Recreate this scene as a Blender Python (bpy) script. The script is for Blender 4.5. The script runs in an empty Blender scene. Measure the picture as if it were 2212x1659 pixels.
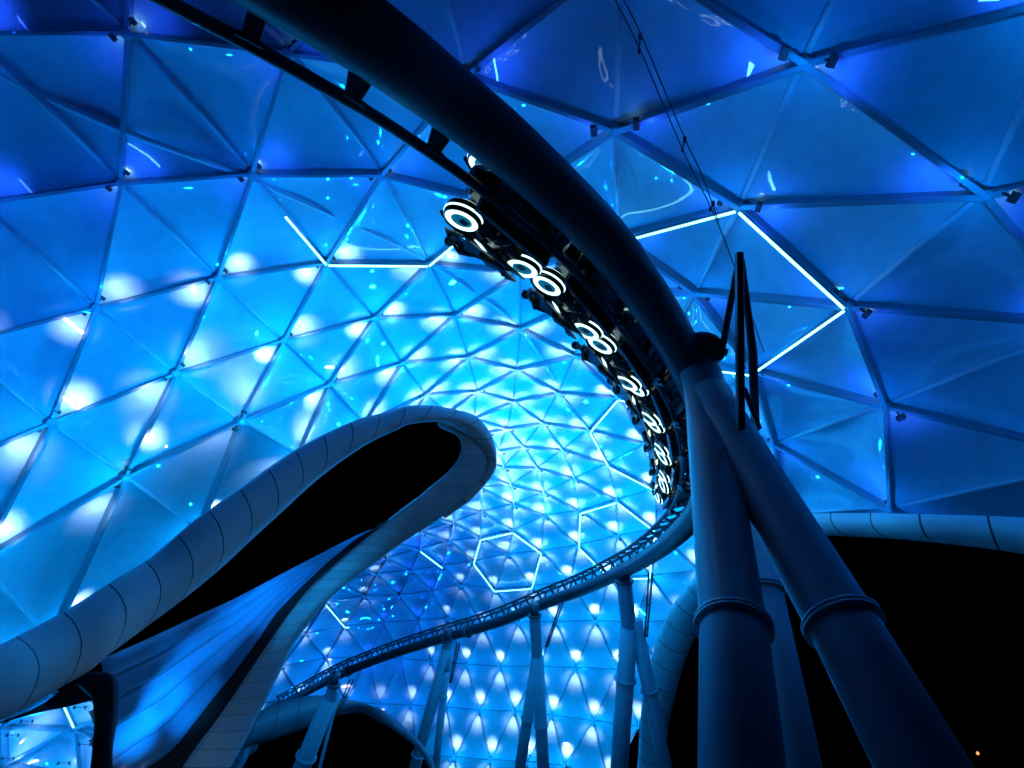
import bpy, bmesh, math, random
import numpy as np
from mathutils import Vector, Matrix

# ------------------------------------------------------------------ camera, world, exposure
random.seed(7)
scene = bpy.context.scene
col = scene.collection
F = 1228.0          # focal length in units of a 2212 px wide frame
S = 1.6
PITCH = math.radians(37)
EYE = Vector((0, 0, 1.6))
FWD = Vector((0, math.cos(PITCH), math.sin(PITCH)))
UP = Vector((0, -math.sin(PITCH), math.cos(PITCH)))
RIGHT = Vector((1, 0, 0))
cam_d = bpy.data.cameras.new('camera')
cam = bpy.data.objects.new('camera', cam_d); col.objects.link(cam)
cam_d.sensor_width = 36; cam_d.lens = 36 * F / 2212; cam_d.clip_end = 2000
cam.matrix_world = Matrix.Translation(EYE) @ Matrix(((1, 0, 0), (0, UP.y, -FWD.y), (0, UP.z, -FWD.z))).to_4x4()
scene.camera = cam
w = bpy.data.worlds.new('World'); scene.world = w; w.use_nodes = True
bg = w.node_tree.nodes['Background']
sky = w.node_tree.nodes.new('ShaderNodeTexSky'); sky.sky_type = 'NISHITA'; sky.sun_disc = False
sky.sun_elevation = math.radians(-8); sky.sun_rotation = math.radians(200)
w.node_tree.links.new(sky.outputs[0], bg.inputs[0]); bg.inputs[1].default_value = 0.02
scene.view_settings.view_transform = 'Standard'; scene.view_settings.look = 'None'
scene.view_settings.exposure = 0.0; scene.view_settings.gamma = 1
scene.view_settings.use_curve_mapping = False
cy = scene.cycles
cy.use_denoising = True
try: cy.denoiser = 'OPENIMAGEDENOISE'
except Exception: pass
cy.max_bounces = 5; cy.diffuse_bounces = 3; cy.glossy_bounces = 3; cy.transparent_max_bounces = 8
cy.sample_clamp_indirect = 4; cy.caustics_reflective = False; cy.caustics_refractive = False
cy.use_light_tree = True

BLUE_W = 225.0       # watts of a full-strength blue node flood
POOL_W = 11.0       # watts of the white centre lens

# ------------------------------------------------------------------ helpers
def P(x, y, z):
    z = z * S
    return EYE + RIGHT * ((x - 1106) / F * z) + UP * (-(y - 829.5) / F * z) + FWD * z
def proj(p):
    d = p - EYE; z = d.dot(FWD)
    return (1106 + F * d.dot(RIGHT) / z, 829.5 - F * d.dot(UP) / z, z / S)
def tag(o, label=None, cat=None, group=None, kind=None):
    if label: o['label'] = label
    if cat: o['category'] = cat
    if group: o['group'] = group
    if kind: o['kind'] = kind
    return o
def empty(name, loc, label=None, cat=None, group=None):
    o = bpy.data.objects.new(name, None); col.objects.link(o); o.location = loc
    o.empty_display_size = .2
    bpy.context.view_layer.update()
    return tag(o, label, cat, group)
class MB:
    def __init__(s): s.v = []; s.f = []; s.uv = []
    def add(s, vs, fs, uvs=None):
        b = len(s.v); s.v += [Vector(v) for v in vs]
        s.f += [tuple(b + i for i in f) for f in fs]
        s.uv += list(uvs) if uvs else [(0.5, 0.5)] * len(vs)
    def build(s, name, mat, parent=None, smooth=True, M=None):
        me = bpy.data.meshes.new(name)
        vs = s.v
        inv = None
        if parent is not None and M is None:
            inv = Matrix.Translation(-parent.location)
            vs = [inv @ v for v in vs]
        me.from_pydata([tuple(v) for v in vs], [], s.f)
        uvl = me.uv_layers.new(name='UVMap')
        idx = np.empty(len(me.loops), dtype=np.int32); me.loops.foreach_get('vertex_index', idx)
        ua = np.array(s.uv, dtype=np.float32)[idx] if len(idx) else np.zeros((0, 2), np.float32)
        uvl.data.foreach_set('uv', ua.ravel())
        me.materials.append(mat)
        if smooth: me.polygons.foreach_set('use_smooth', [True] * len(me.polygons))
        me.update()
        o = bpy.data.objects.new(name, me); col.objects.link(o)
        if parent is not None: o.parent = parent
        return o
    # box beam between a and b, width w (across), height h along n
    def beam(s, a, b, n, wd, h, bev=.12):
        t = (b - a).normalized(); n = (n - t * n.dot(t)).normalized(); m = t.cross(n)
        k = bev * min(wd, h)
        pr = [(wd/2-k, -h/2), (wd/2, -h/2+k), (wd/2, h/2-k), (wd/2-k, h/2), (-wd/2+k, h/2), (-wd/2, h/2-k), (-wd/2, -h/2+k), (-wd/2+k, -h/2)]
        vs = [a + m*x + n*y for x, y in pr] + [b + m*x + n*y for x, y in pr]
        fs = [(i, (i+1) % 8, 8+(i+1) % 8, 8+i) for i in range(8)] + [tuple(range(7, -1, -1)), tuple(range(8, 16))]
        s.add(vs, fs)
    def tube(s, pts, r, seg=10, cap=True):
        pts = [Vector(p) for p in pts]; n = len(pts)
        rs = r if isinstance(r, (list, tuple)) else [r]*n
        prev = None; vs = []; uvs = []
        for i, p in enumerate(pts):
            t = (pts[min(i+1, n-1)] - pts[max(i-1, 0)]).normalized()
            if prev is None:
                u = t.orthogonal().normalized()
            else:
                u = (prev - t*prev.dot(t)).normalized()
            prev = u; v = t.cross(u)
            for k in range(seg):
                a = 2*math.pi*k/seg
                vs.append(p + (u*math.cos(a) + v*math.sin(a))*rs[i]); uvs.append((i, k/seg))
        fs = [(i*seg+k, i*seg+(k+1) % seg, (i+1)*seg+(k+1) % seg, (i+1)*seg+k) for i in range(n-1) for k in range(seg)]
        if cap: fs += [tuple(range(seg-1, -1, -1)), tuple(range((n-1)*seg, n*seg))]
        s.add(vs, fs, uvs)
    def box(s, c, ax, ay, az):
        vs = [c + ax*x + ay*y + az*z for x in (-.5, .5) for y in (-.5, .5) for z in (-.5, .5)]
        s.add(vs, [(0, 1, 3, 2), (4, 6, 7, 5), (0, 4, 5, 1), (2, 3, 7, 6), (0, 2, 6, 4), (1, 5, 7, 3)])

def mat(name, base, rough=.4, metal=0, coat=0, emis=None, es=0, bump=None, spec=.5):
    m = bpy.data.materials.new(name); m.use_nodes = True
    nt = m.node_tree; b = nt.nodes['Principled BSDF']
    b.inputs['Base Color'].default_value = (*base, 1); b.inputs['Roughness'].default_value = rough
    b.inputs['Metallic'].default_value = metal; b.inputs['Coat Weight'].default_value = coat
    b.inputs['Specular IOR Level'].default_value = spec
    if emis: b.inputs['Emission Color'].default_value = (*emis, 1); b.inputs['Emission Strength'].default_value = es
    # subtle dirt / wear variation for every painted surface
    tc = nt.nodes.new('ShaderNodeTexCoord'); nz = nt.nodes.new('ShaderNodeTexNoise')
    nz.inputs['Scale'].default_value = 1.7; nz.inputs['Detail'].default_value = 6
    nt.links.new(tc.outputs['Object'], nz.inputs['Vector'])
    mp = nt.nodes.new('ShaderNodeMapRange'); mp.inputs['To Min'].default_value = rough*.8; mp.inputs['To Max'].default_value = min(1, rough*1.35)
    nt.links.new(nz.outputs['Fac'], mp.inputs['Value']); nt.links.new(mp.outputs[0], b.inputs['Roughness'])
    mx = nt.nodes.new('ShaderNodeMix'); mx.data_type = 'RGBA'
    mx.inputs['A'].default_value = (*[c*.8 for c in base], 1); mx.inputs['B'].default_value = (*[min(1, c*1.12) for c in base], 1)
    nt.links.new(nz.outputs['Fac'], mx.inputs['Factor']); nt.links.new(mx.outputs['Result'], b.inputs['Base Color'])
    if bump:
        bp = nt.nodes.new('ShaderNodeBump'); n2 = nt.nodes.new('ShaderNodeTexNoise'); n2.inputs['Scale'].default_value = bump[0]; n2.inputs['Detail'].default_value = 4
        mpp = nt.nodes.new('ShaderNodeMapping'); mpp.inputs['Scale'].default_value = bump[2] if len(bump) > 2 else (1, 1, 1)
        nt.links.new(tc.outputs['Object'], mpp.inputs[0]); nt.links.new(mpp.outputs[0], n2.inputs['Vector'])
        bp.inputs['Strength'].default_value = bump[1]; bp.inputs['Distance'].default_value = .05
        nt.links.new(n2.outputs['Fac'], bp.inputs['Height']); nt.links.new(bp.outputs[0], b.inputs['Normal'])
    return m
def seam_mat(name, base, seam, rough, width=.03, key='x', coat=.2):
    m = mat(name, base, rough, coat=coat); nt = m.node_tree; b = nt.nodes['Principled BSDF']
    uv = nt.nodes.new('ShaderNodeUVMap'); sp = nt.nodes.new('ShaderNodeSeparateXYZ'); nt.links.new(uv.outputs[0], sp.inputs[0])
    fr = nt.nodes.new('ShaderNodeMath'); fr.operation = 'FRACT'; nt.links.new(sp.outputs['X'], fr.inputs[0])
    lt = nt.nodes.new('ShaderNodeMath'); lt.operation = 'LESS_THAN'; lt.inputs[1].default_value = width; nt.links.new(fr.outputs[0], lt.inputs[0])
    fl = nt.nodes.new('ShaderNodeMath'); fl.operation = 'FLOOR'; nt.links.new(sp.outputs['X'], fl.inputs[0])
    wn = nt.nodes.new('ShaderNodeTexWhiteNoise'); wn.noise_dimensions = '1D'; nt.links.new(fl.outputs[0], wn.inputs['W'])
    mr = nt.nodes.new('ShaderNodeMapRange'); mr.inputs['To Min'].default_value = .88; mr.inputs['To Max'].default_value = 1.06; nt.links.new(wn.outputs['Value'], mr.inputs['Value'])
    src = b.inputs['Base Color'].links[0].from_socket
    ml = nt.nodes.new('ShaderNodeVectorMath'); ml.operation = 'SCALE'; nt.links.new(src, ml.inputs[0]); nt.links.new(mr.outputs[0], ml.inputs['Scale'])
    mx = nt.nodes.new('ShaderNodeMix'); mx.data_type = 'RGBA'; mx.inputs['B'].default_value = (*seam, 1)
    nt.links.new(lt.outputs[0], mx.inputs['Factor']); nt.links.new(ml.outputs[0], mx.inputs['A']); nt.links.new(mx.outputs['Result'], b.inputs['Base Color'])
    return m

M_beam = mat('beam_painted_shade', (.15, .34, .42), .38, coat=.15)  # white lattice paint darkened: silhouette shade put into the base colour
M_tube = mat('tube_painted_light', (.60, .74, .82), .35, coat=.3)  # lattice paint lightened: the brighter lighting is put into the base colour
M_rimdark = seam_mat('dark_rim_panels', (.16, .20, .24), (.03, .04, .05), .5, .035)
M_hub = mat('node_steel', (.35, .38, .42), .4)
M_black = mat('black_housing', (.02, .022, .025), .45)
M_mem = mat('cushion_foil', (.36, .76, .88), .55, coat=1.0, bump=(.9, .16, (1, 1, 1)))
_b = M_mem.node_tree.nodes['Principled BSDF']; _b.inputs['Coat Roughness'].default_value = .025; _b.inputs['Coat IOR'].default_value = 1.85; _b.inputs['Specular IOR Level'].default_value = .2
M_led = mat('led_strip', (.1, .3, .3), .4, emis=(.22, .95, 1.0), es=5.0)
M_ring = mat('ring_light', (.3, .6, .6), .4, emis=(.62, 1.0, 1.0), es=1.9)
M_disc = mat('ring_disc', (.05, .30, .42), .5, emis=(.0, .12, .22), es=.8)
M_spine = mat('dark_track_paint', (.05, .085, .11), .42, coat=.1)
M_leg = mat('column_paint', (.34, .50, .60), .42, coat=.1)
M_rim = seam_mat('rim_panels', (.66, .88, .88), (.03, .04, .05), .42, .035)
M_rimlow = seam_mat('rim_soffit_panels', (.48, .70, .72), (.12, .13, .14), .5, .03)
M_soffit = mat('soffit_painted_shade', (.022, .026, .03), .6)  # near-black base carries the shade under the rim
M_soffit.node_tree.nodes['Principled BSDF'].inputs['Specular IOR Level'].default_value = .15
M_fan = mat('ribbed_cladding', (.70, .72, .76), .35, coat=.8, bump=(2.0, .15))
M_body = mat('black_gloss_body', (.012, .014, .018), .25, coat=.5)
M_cloth = mat('dark_clothing', (.02, .022, .03), .85)
M_skin = mat('skin', (.42, .25, .18), .55)
M_hair = mat('dark_hair', (.015, .012, .01), .6)
M_cable = mat('steel_cable', (.05, .06, .08), .4, metal=.6)
M_ground = mat('dark_paving', (.06, .06, .065), .8, bump=(6, .4))
M_warm = mat('warm_bulb', (.5, .2, .1), .5, emis=(1, .35, .12), es=1.6)
M_violet = mat('violet_screen', (.1, .1, .4), .5, emis=(.03, .02, .75), es=1.0)
M_lens = mat('lamp_lens', (.6, .7, .8), .3, emis=(.6, .85, 1), es=8)

# ------------------------------------------------------------------ smooth interpolation over the view
def tps(pts):
    pts = np.array(pts, float); xy = pts[:, :2] / 1000; v = pts[:, 2]
    n = len(xy); d = np.linalg.norm(xy[:, None] - xy[None], axis=2)
    K = np.where(d > 0, d**2*np.log(d+1e-12), 0) + np.eye(n)*2e-3
    A = np.zeros((n+3, n+3)); A[:n, :n] = K; A[:n, n] = 1; A[:n, n+1:] = xy; A[n, :n] = 1; A[n+1:, :n] = xy.T
    sol = np.linalg.solve(A, np.concatenate([v, [0, 0, 0]]))
    def f(x, y):
        q = np.array([x, y])/1000; r = np.linalg.norm(xy-q, axis=1)
        k = np.where(r > 0, r**2*np.log(r+1e-12), 0)
        return float(k @ sol[:n] + sol[n] + sol[n+1:] @ q)
    return f
DEPTH = [(100,100,11.5),(100,600,13.5),(50,1200,14),(400,300,12.5),(600,700,17.5),(400,1000,16),(900,650,20),(1100,850,26),(1250,1000,31),
 (1100,1200,38),(900,1250,42),(700,1350,46),(1000,1500,46),(1100,1600,44),(1300,1600,42),(1400,1300,38),(800,1500,48),(1700,100,9.8),(2100,400,10.5),
 (2212,0,9.5),(1831,660,13),(1914,876,14.8),(2300,800,12.5),(2300,1100,14),(1923,1099,17),(1502,630,16),(1597,444,12.8),(1329,280,11.2),(1007,163,10.8),
 (1120,590,18.5),(1336,858,27),(1420,775,23),(1631,801,17),(1675,960,20),(1500,985,28),(1690,1110,23),(1500,1190,33),(277,-200,10.5),(1345,-110,9.6),(-150,700,12),(-150,1450,13),(600,1000,18)]
_df = tps([(a, b, math.log(c)) for a, b, c in DEPTH])
def depth(x, y): return math.exp(_df(x, y))
INT = [(50,100,.06),(50,400,.13),(400,200,.04),(600,300,.12),(100,700,.42),(350,600,.6),(100,1000,.95),(100,1250,1.2),(400,900,1.3),(650,850,1.1),(850,750,1.15),
 (1100,800,1.15),(950,600,.75),(1200,950,1.3),(1100,1050,1.0),(1100,1200,.7),(950,1200,.3),(900,1350,.3),(1250,1200,1.1),(1400,1100,1.1),(1400,1300,.9),(1300,1600,1),
 (1000,1600,.95),(800,1500,.3),(1150,1450,.9),(1200,200,.25),(1500,300,.45),(1700,600,.42),(2000,300,.56),(2100,900,.46),(1950,1000,.4),(1600,900,.45),(700,1350,.45),
 (1000,0,.25),(2300,100,.56),(2350,900,.45)]
_if = tps(INT)
def power(x, y): return max(.05, min(1.6, _if(x, y)))

def inpoly(x, y, poly):
    c = False; n = len(poly); j = n-1
    for i in range(n):
        xi, yi = poly[i][:2]; xj, yj = poly[j][:2]
        if (yi > y) != (yj > y) and x < (xj-xi)*(y-yi)/(yj-yi)+xi: c = not c
        j = i
    return c
def resample(pts, n):
    a = np.array(pts, float)
    # Catmull-Rom densify then even arc length
    out = []
    m = len(a)
    for i in range(m-1):
        p0 = a[max(i-1, 0)]; p1 = a[i]; p2 = a[i+1]; p3 = a[min(i+2, m-1)]
        for k in range(8):
            t = k/8
            out.append(.5*((2*p1)+(-p0+p2)*t+(2*p0-5*p1+4*p2-p3)*t*t+(-p0+3*p1-3*p2+p3)*t**3))
    out.append(a[-1]); out = np.array(out)
    d = np.concatenate([[0], np.cumsum(np.linalg.norm(np.diff(out[:, :2], axis=0), axis=1))])
    s = np.linspace(0, d[-1], n)
    return [tuple(np.interp(s, d, out[:, k])[i] for k in range(out.shape[1])) for i in range(n)]

# ------------------------------------------------------------------ openings (where the canopy foil stops)
LEAF_O = [(-90,1440,5.3),(0,1393,5.8),(138,1321,6.6),(248,1252,7.3),(340,1195,8),(435,1116,8.7),(552,1035,9.6),(665,960,10.5),(775,907,11.3),(841,890,11.8),(894,877,12.1),(943,877,12.4),(1018,893,12.9),(1048,918,13.1),(1066,950,13.3),(1073,989,13.4),(1064,1024,13.4),(1018,1077,13.3),(961,1120,13)]
LEAF_I = [(-90,1590,5.3),(0,1556,5.6),(70,1522,6.0),(136,1482,6.4),(195,1448,6.7),(237,1413,7.0),(326,1347,7.7),(407,1286,8.4),(478,1227,9.0),(535,1174,9.5),(602,1111,10.1),(673,1045,10.7),(770,971,11.4),(834,936,11.9),(876,918,12.1),(926,911,12.4),(958,914,12.6),(1000,934,12.9),(1035,960,13.1),(1056,990,13.2),(1050,1022,13.2),(1010,1068,13.1),(955,1112,12.9)]
LOW_I = [(945,912,12.6),(978,930,12.8),(995,955,12.9),(994,980,12.9),(976,1010,12.8),(926,1056,12.5),(887,1088,12.2),(841,1123,11.9),(777,1174,11.4),(683,1255,10.7),(627,1323,10.2),(570,1404,9.7),(506,1500,9.2),(464,1560,8.9),(421,1617,8.6),(380,1680,8.3),(340,1740,8.1)]
LOW_O = [(975,918,12.9),(1020,945,13.1),(1048,975,13.2),(1056,1003,13.25),(1043,1032,13.2),(1010,1070,13.1),(975,1100,12.9),(930,1134,12.6),(870,1172,12.2),(777,1241,11.6),(704,1301,11.1),(662,1354,10.7),(630,1400,10.4),(584,1496,9.9),(559,1542,9.7),(531,1599,9.4),(485,1680,9.0),(450,1745,8.8)]
E1 = [(820,1140,11.8),(777,1153,11.4),(672,1206,10.6),(584,1252,9.9),(496,1298,9.2),(425,1330,8.6),(336,1372,7.9),(248,1411,7.2),(215,1424,7.0)]
E2 = [(822,1142,11.8),(777,1160,11.5),(694,1227,10.8),(602,1319,10.1),(560,1380,9.7),(513,1443,9.3),(435,1542,8.8),(372,1620,8.4),(311,1665,8.1),(215,1740,7.7)]
ROP_O = [(1372,1720,30),(1378,1640,29.5),(1390,1500,28),(1430,1350,27),(1470,1285,26),(1510,1238,25),(1570,1180,23),(1650,1136,20),(1720,1114,17.5),(1770,1109,16),(1870,1108,14.6),(1965,1110,13.4),(2090,1113,12.6),(2212,1118,12),(2350,1126,11.2),(2500,1150,10.5)]
ROP_I = [(1435,1720,29.5),(1440,1600,29),(1452,1530,28.5),(1480,1430,27.5),(1515,1350,26.5),(1550,1290,25.5),(1600,1240,23.5),(1660,1195,20.5),(1722,1166,17.8),(1781,1158,16.2),(1840,1159,15.2),(1940,1165,13.9),(2036,1174,13),(2130,1185,12.4),(2212,1197,11.9),(2350,1218,11.1),(2500,1250,10.4)]
ARCH_O = [(520,1640,24),(531,1585,24.5),(563,1536,25),(637,1508,26),(690,1502,27),(734,1508,28),(795,1524,29),(840,1545,29.5),(883,1580,29),(918,1616,28.5),(945,1668,28),(958,1740,27.5)]
ARCH_I = [(500,1720,23.5),(520,1625,24),(590,1598,24.8),(672,1568,25.8),(710,1548,26.8),(750,1534,27.8),(785,1533,28.6),(825,1553,29),(868,1588,28.7),(897,1612,28.4),(925,1659,28),(940,1740,27.3)]
def mid(a, b, n=60):
    A = resample(a, n); B = resample(b, n); return [((p[0]+q[0])/2, (p[1]+q[1])/2) for p, q in zip(A, B)]
m1 = [(p[0]*.6+q[0]*.4, p[1]*.6+q[1]*.4) for p, q in zip(resample(LEAF_O, 50), resample(LEAF_I, 50))]
m2 = [(p[0]*.7+q[0]*.3, p[1]*.7+q[1]*.3) for p, q in zip(resample(LOW_O[5:], 40), resample(LOW_I[5:], 40))]
CLIP = [m1[:-2] + m2 + [(400, 2200), (-900, 2200), (-900, 1700)],
        mid(ROP_O, ROP_I) + [(2900, 1300), (2900, 2300), (1400, 2300)],
        mid(ARCH_O, ARCH_I) + [(950, 2300), (520, 2300)]]
def hidden(x, y): return any(inpoly(x, y, c) for c in CLIP)

# ------------------------------------------------------------------ canopy lattice (row, column) -> position
N = {}
def row(r, c0, *pts):
    for i, p in enumerate(pts):
        if p: N[(r, c0+i)] = p
row(-2, 1, (1500,-400), (1890,-170), (2330,-15), (2640,330), (2800,760))
row(-1, -1, (-90,-260), (285,-240), (925,-150), (1345,-105), (1735.5,138), (2125,421), (2366,700), (2420,995), (2450,1350))
row(0, -2, (-420,90), (-60,72), (277,72), (623,114), (1007,163), (1329,280), (1597,444), (1831,660), (1914,876), (1923,1099), (1905,1290))
row(1, -2, (-350,480), (-38,438), (262,395), (545,375), (825,376), (1080,440), (1335,512), (1502,630), (1631,801), (1675,960), (1695,1112), (1690,1230))
row(2, -2, (-420,840), (-98,745), (208,665), (470,600), (705,567), (926,568), (1122,588), (1290,632), (1420,775), (1470,880), (1500,985), (1512,1095), (1508,1232), (1475,1340), (1430,1455), (1378,1570), (1315,1690))
row(3, -1, (-190,1040), (110,913), (379,807), (612,735), (809,686), (982,681), (1124,709), (1244,768), (1336,858), (1396,959), (1418,1056), (1416,1144), (1405,1245), (1372,1346), (1336,1447), (1281.5,1558), (1219.5,1654), (1150,1770))
row(4, -1, (-320,1400), (-45,1213), (270,1029), (520,909), (712,829), (869,783.5), (1012,771), (1117,799), (1207,849), (1273,929), (1313,1003), (1333,1081), (1334.5,1158), (1318.6,1248), (1287,1342), (1244,1443), (1193,1546), (1138,1647), (1070,1770))
row(5, 0, (-170,1500), (112,1385), (428,1150), (645,985), (790,915), (920,852.5), (1032,845.5), (1110,868), (1172,914.5), (1216,973), (1241,1035), (1252,1105), (1250,1179), (1230,1255), (1200,1344), (1165,1441), (1111,1537), (1058,1642), (990,1760))
row(6, 3, (560,1150), (760,1010), (885,915), (968,893), (1025,905), (1096,927), (1131,966), (1161,1012), (1175,1065), (1177,1115), (1169,1192), (1148.7,1268), (1120,1346), (1081,1441), (1035,1535), (982,1636), (915,1750))
row(7, 7, (1000,940), (1052,935), (1078,975), (1088.5,1010), (1104.5,1049), (1110,1090), (1108,1146.5), (1097,1198), (1069,1274), (1042.5,1354.6), (1007,1436), (963,1528), (905,1632), (840,1740))
row(8, 10, (1000,985), (1028,1018), (1037,1055), (1041,1107), (1038,1162), (1024,1214), (995,1264), (966,1336), (931,1428), (887,1523), (835,1625), (770,1730))
row(9, 11, (975,1030), (986,1062), (982,1093), (979,1130), (970,1170), (955.8,1223), (933,1278), (904,1342), (866,1424), (819.5,1521), (765,1620))
row(10, 13, (925,1080), (917,1114), (911.5,1150), (908,1186.5), (888.5,1234), (862,1288), (830,1346), (795,1420), (747,1515), (690,1610))
row(11, 15, (850,1140), (843,1172), (835,1208), (814,1241), (788,1288), (745,1353), (705,1422), (650,1508))
row(12, 17, (770,1180), (752,1213), (735,1255), (703,1303), (660,1370), (608,1440))
row(13, 23, (490,1520))
row(12, 23, (556,1520))
row(11, 23, (600,1595))
row(13, 18, (690,1230), (670,1262), (640,1310), (600,1375), (545,1440))
NP = {k: P(v[0], v[1], depth(*v)) for k, v in N.items()}
NN = {}
for (r, c), p in NP.items():
    nb = [NP[k] for k in ((r, c+1), (r+1, c+1), (r+1, c), (r, c-1), (r-1, c-1), (r-1, c)) if k in NP]
    keys = [k for k in ((r, c+1), (r+1, c+1), (r+1, c), (r, c-1), (r-1, c-1), (r-1, c)) if k in NP]
    n = Vector((0, 0, 0))
    for i in range(len(nb)):
        for j in range(i+1, len(nb)):
            cr = (nb[i]-p).cross(nb[j]-p)
            if cr.dot(p-EYE) < 0: cr = -cr
            n += cr.normalized()
    n = n.normalized() + (p-EYE).normalized()*.35
    NN[(r, c)] = n.normalized()

canopy = empty('canopy_roof', P(1106, 300, 12), 'huge curving blue-lit canopy of triangular foil cushions on a white steel lattice overhead', 'canopy')
SEAT = .13*S
tris = []
for (r, c) in N:
    for t in (((r, c), (r, c+1), (r+1, c+1)), ((r, c), (r+1, c), (r+1, c+1))):
        if all(k in N for k in t): tris.append(t)
def tri_area(t):
    a, b, c = [N[k] for k in t]; return abs((b[0]-a[0])*(c[1]-a[1])-(c[0]-a[0])*(b[1]-a[1]))/2
def vis_tri(t):
    pts = [N[k] for k in t]; cx = sum(p[0] for p in pts)/3; cyy = sum(p[1] for p in pts)/3
    samp = pts + [(cx, cyy)] + [((pts[i][0]+pts[i-1][0])/2, (pts[i][1]+pts[i-1][1])/2) for i in range(3)]
    return any(-5 < x < 2217 and -5 < y < 1664 and not hidden(x, y) for x, y in samp)
def cushion(mb, t):
    A, B, C = [NP[k] for k in t]; na, nb_, nc = [NN[k] for k in t]
    e = ((A-B).length+(B-C).length+(C-A).length)/3
    fn = (B-A).cross(C-A).normalized()
    if fn.dot(A-EYE) < 0: fn = -fn
    n = 12 if tri_area(t) > 12000 else (9 if tri_area(t) > 4000 else 7)
    vs = []; id = {}
    for i in range(n+1):
        for j in range(n+1-i):
            u, v = i/n, j/n; w_ = 1-u-v
            u2, v2, w2 = [x + .02*0 for x in (u, v, w_)]
            hgt = 27*u2*v2*w2
            hgt = max(hgt, 0)**.85
            q = A*w_+B*u+C*v + (na*w_+nb_*u+nc*v).normalized()*SEAT + fn*(hgt*e*.048)
            id[(i, j)] = len(vs); vs.append(q)
    fs = []
    for i in range(n):
        for j in range(n-i):
            cand = [(id[(i, j)], id[(i+1, j)], id[(i, j+1)])]
            if i+j < n-1: cand.append((id[(i+1, j)], id[(i+1, j+1)], id[(i, j+1)]))
            for f in cand:
                cc = (vs[f[0]]+vs[f[1]]+vs[f[2]])/3; x, y, _ = proj(cc)
                if not hidden(x, y): fs.append(f)
    if fs:
        used = sorted({i for f in fs for i in f}); mp = {o: k for k, o in enumerate(used)}
        mb.add([vs[i] for i in used], [tuple(mp[i] for i in f) for f in fs])
    return bool(fs)
vt = sorted([t for t in tris if vis_tri(t)], key=lambda t: -tri_area(t))
rest = [t for t in tris if t not in set(vt)]
def clipped_area(t):
    pts = [N[k] for k in t]; k = 0; m = 6; tot = 0
    for i in range(m):
        for j in range(m-i):
            u, v = (i+.33)/m, (j+.33)/m; w_ = 1-u-v; tot += 1
            x = sum(a*b for a, b in zip((w_, u, v), [p[0] for p in pts])); y = sum(a*b for a, b in zip((w_, u, v), [p[1] for p in pts]))
            if 0 < x < 2212 and 0 < y < 1659 and not hidden(x, y): k += 1
    return tri_area(t)*k/tot
vt.sort(key=lambda t: -clipped_area(t))
for t in vt[:100]:
    mb = MB()
    if cushion(mb, t): mb.build('cushion', M_mem, canopy)
mb = MB()
for t in vt[100:]+rest: cushion(mb, t)
tag(mb.build('cushion', M_mem, canopy), kind='stuff')

# beams along every lattice edge, trimmed at the openings
edges = []
for (r, c) in N:
    for k, fam in (((r, c+1), 'R'), ((r+1, c), 'C'), ((r+1, c+1), 'D')):
        if k in N: edges.append(((r, c), k, fam))
def trimmed(a, b, off):
    A, B = NP[a]+NN[a]*off, NP[b]+NN[b]*off
    ok = []
    m = 40
    for i in range(m+1):
        q = A.lerp(B, i/m); x, y, _ = proj(q); ok.append(not hidden(x, y))
    if not any(ok): return None
    best = (0, -1); i = 0
    while i <= m:
        if ok[i]:
            j = i
            while j < m and ok[j+1]: j += 1
            if j-i > best[1]-best[0]: best = (i, j)
            i = j+1
        else: i += 1
    if best[1]-best[0] < 2: return None
    return A.lerp(B, best[0]/m), A.lerp(B, best[1]/m)
def elen(e):
    a, b = N[e[0]], N[e[1]]; m = 8; k = 0
    for i in range(m+1):
        x = a[0]+(b[0]-a[0])*i/m; y = a[1]+(b[1]-a[1])*i/m
        if 0 < x < 2212 and 0 < y < 1659 and not hidden(x, y): k += 1
    z = depth((a[0]+b[0])/2, (a[1]+b[1])/2)
    return math.hypot(a[0]-b[0], a[1]-b[1])*k/(m+1)/z
edges.sort(key=lambda e: -elen(e))
def add_beam(mb, e):
    a, b, fam = e
    nn = (NN[a]+NN[b]).normalized()
    mx = (N[a][0]+N[b][0])/2; my = (N[a][1]+N[b][1])/2
    k = 1.0 + .45*max(0, min(1, (mx-1000)/500))*max(0, min(1, (1200-my)/500))
    if fam == 'D':
        tr = trimmed(a, b, .10*S)
        if not tr: return False
        A, B = tr; t = (B-A).normalized(); m = t.cross(nn).normalized()*(.035*S)
        sh = t*min(.18*S, (B-A).length*.08)
        mb.tube([A+sh, B-sh], .05*S*k, 10)
        mb.beam(A+nn*.10*S, B+nn*.10*S, nn, .05*S*k, .05*S)
    else:
        tr = trimmed(a, b, 0)
        if not tr: return False
        A, B = tr
        mb.beam(A, B, nn, .088*S*k, .22*S*k)
        # narrow clamp plate running along the outer flange
        mb.beam(A+nn*.16*S*k, B+nn*.16*S*k, nn, .05*S, .08*S)
    return True
nb = 0; restb = MB()
for e in edges:
    if nb < 100:
        mb = MB()
        if add_beam(mb, e): mb.build('beam', M_tube if e[2] == 'D' else M_beam, canopy, smooth=e[2] == 'D'); nb += 1
    else: add_beam(restb, e)
tag(restb.build('beam', M_beam, canopy, smooth=False), kind='stuff')
hubm = MB(); nh = 0
for k, p in sorted(NP.items(), key=lambda kp: depth(*N[kp[0]])):
    x, y = N[k]
    if hidden(x, y): continue
    mb = MB(); n = NN[k]; r = .115*S
    mb.tube([p-n*.15*S, p-n*.125*S, p+n*.15*S], [r*.8, r, r], 12)
    u = n.orthogonal().normalized()
    if 0 < x < 2212 and 0 < y < 1659 and nh < 100:
        mb.build('node_hub', M_beam, canopy); nh += 1
    else: hubm.add(mb.v, mb.f)
tag(hubm.build('node_hub', M_beam, canopy), kind='stuff')

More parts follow.
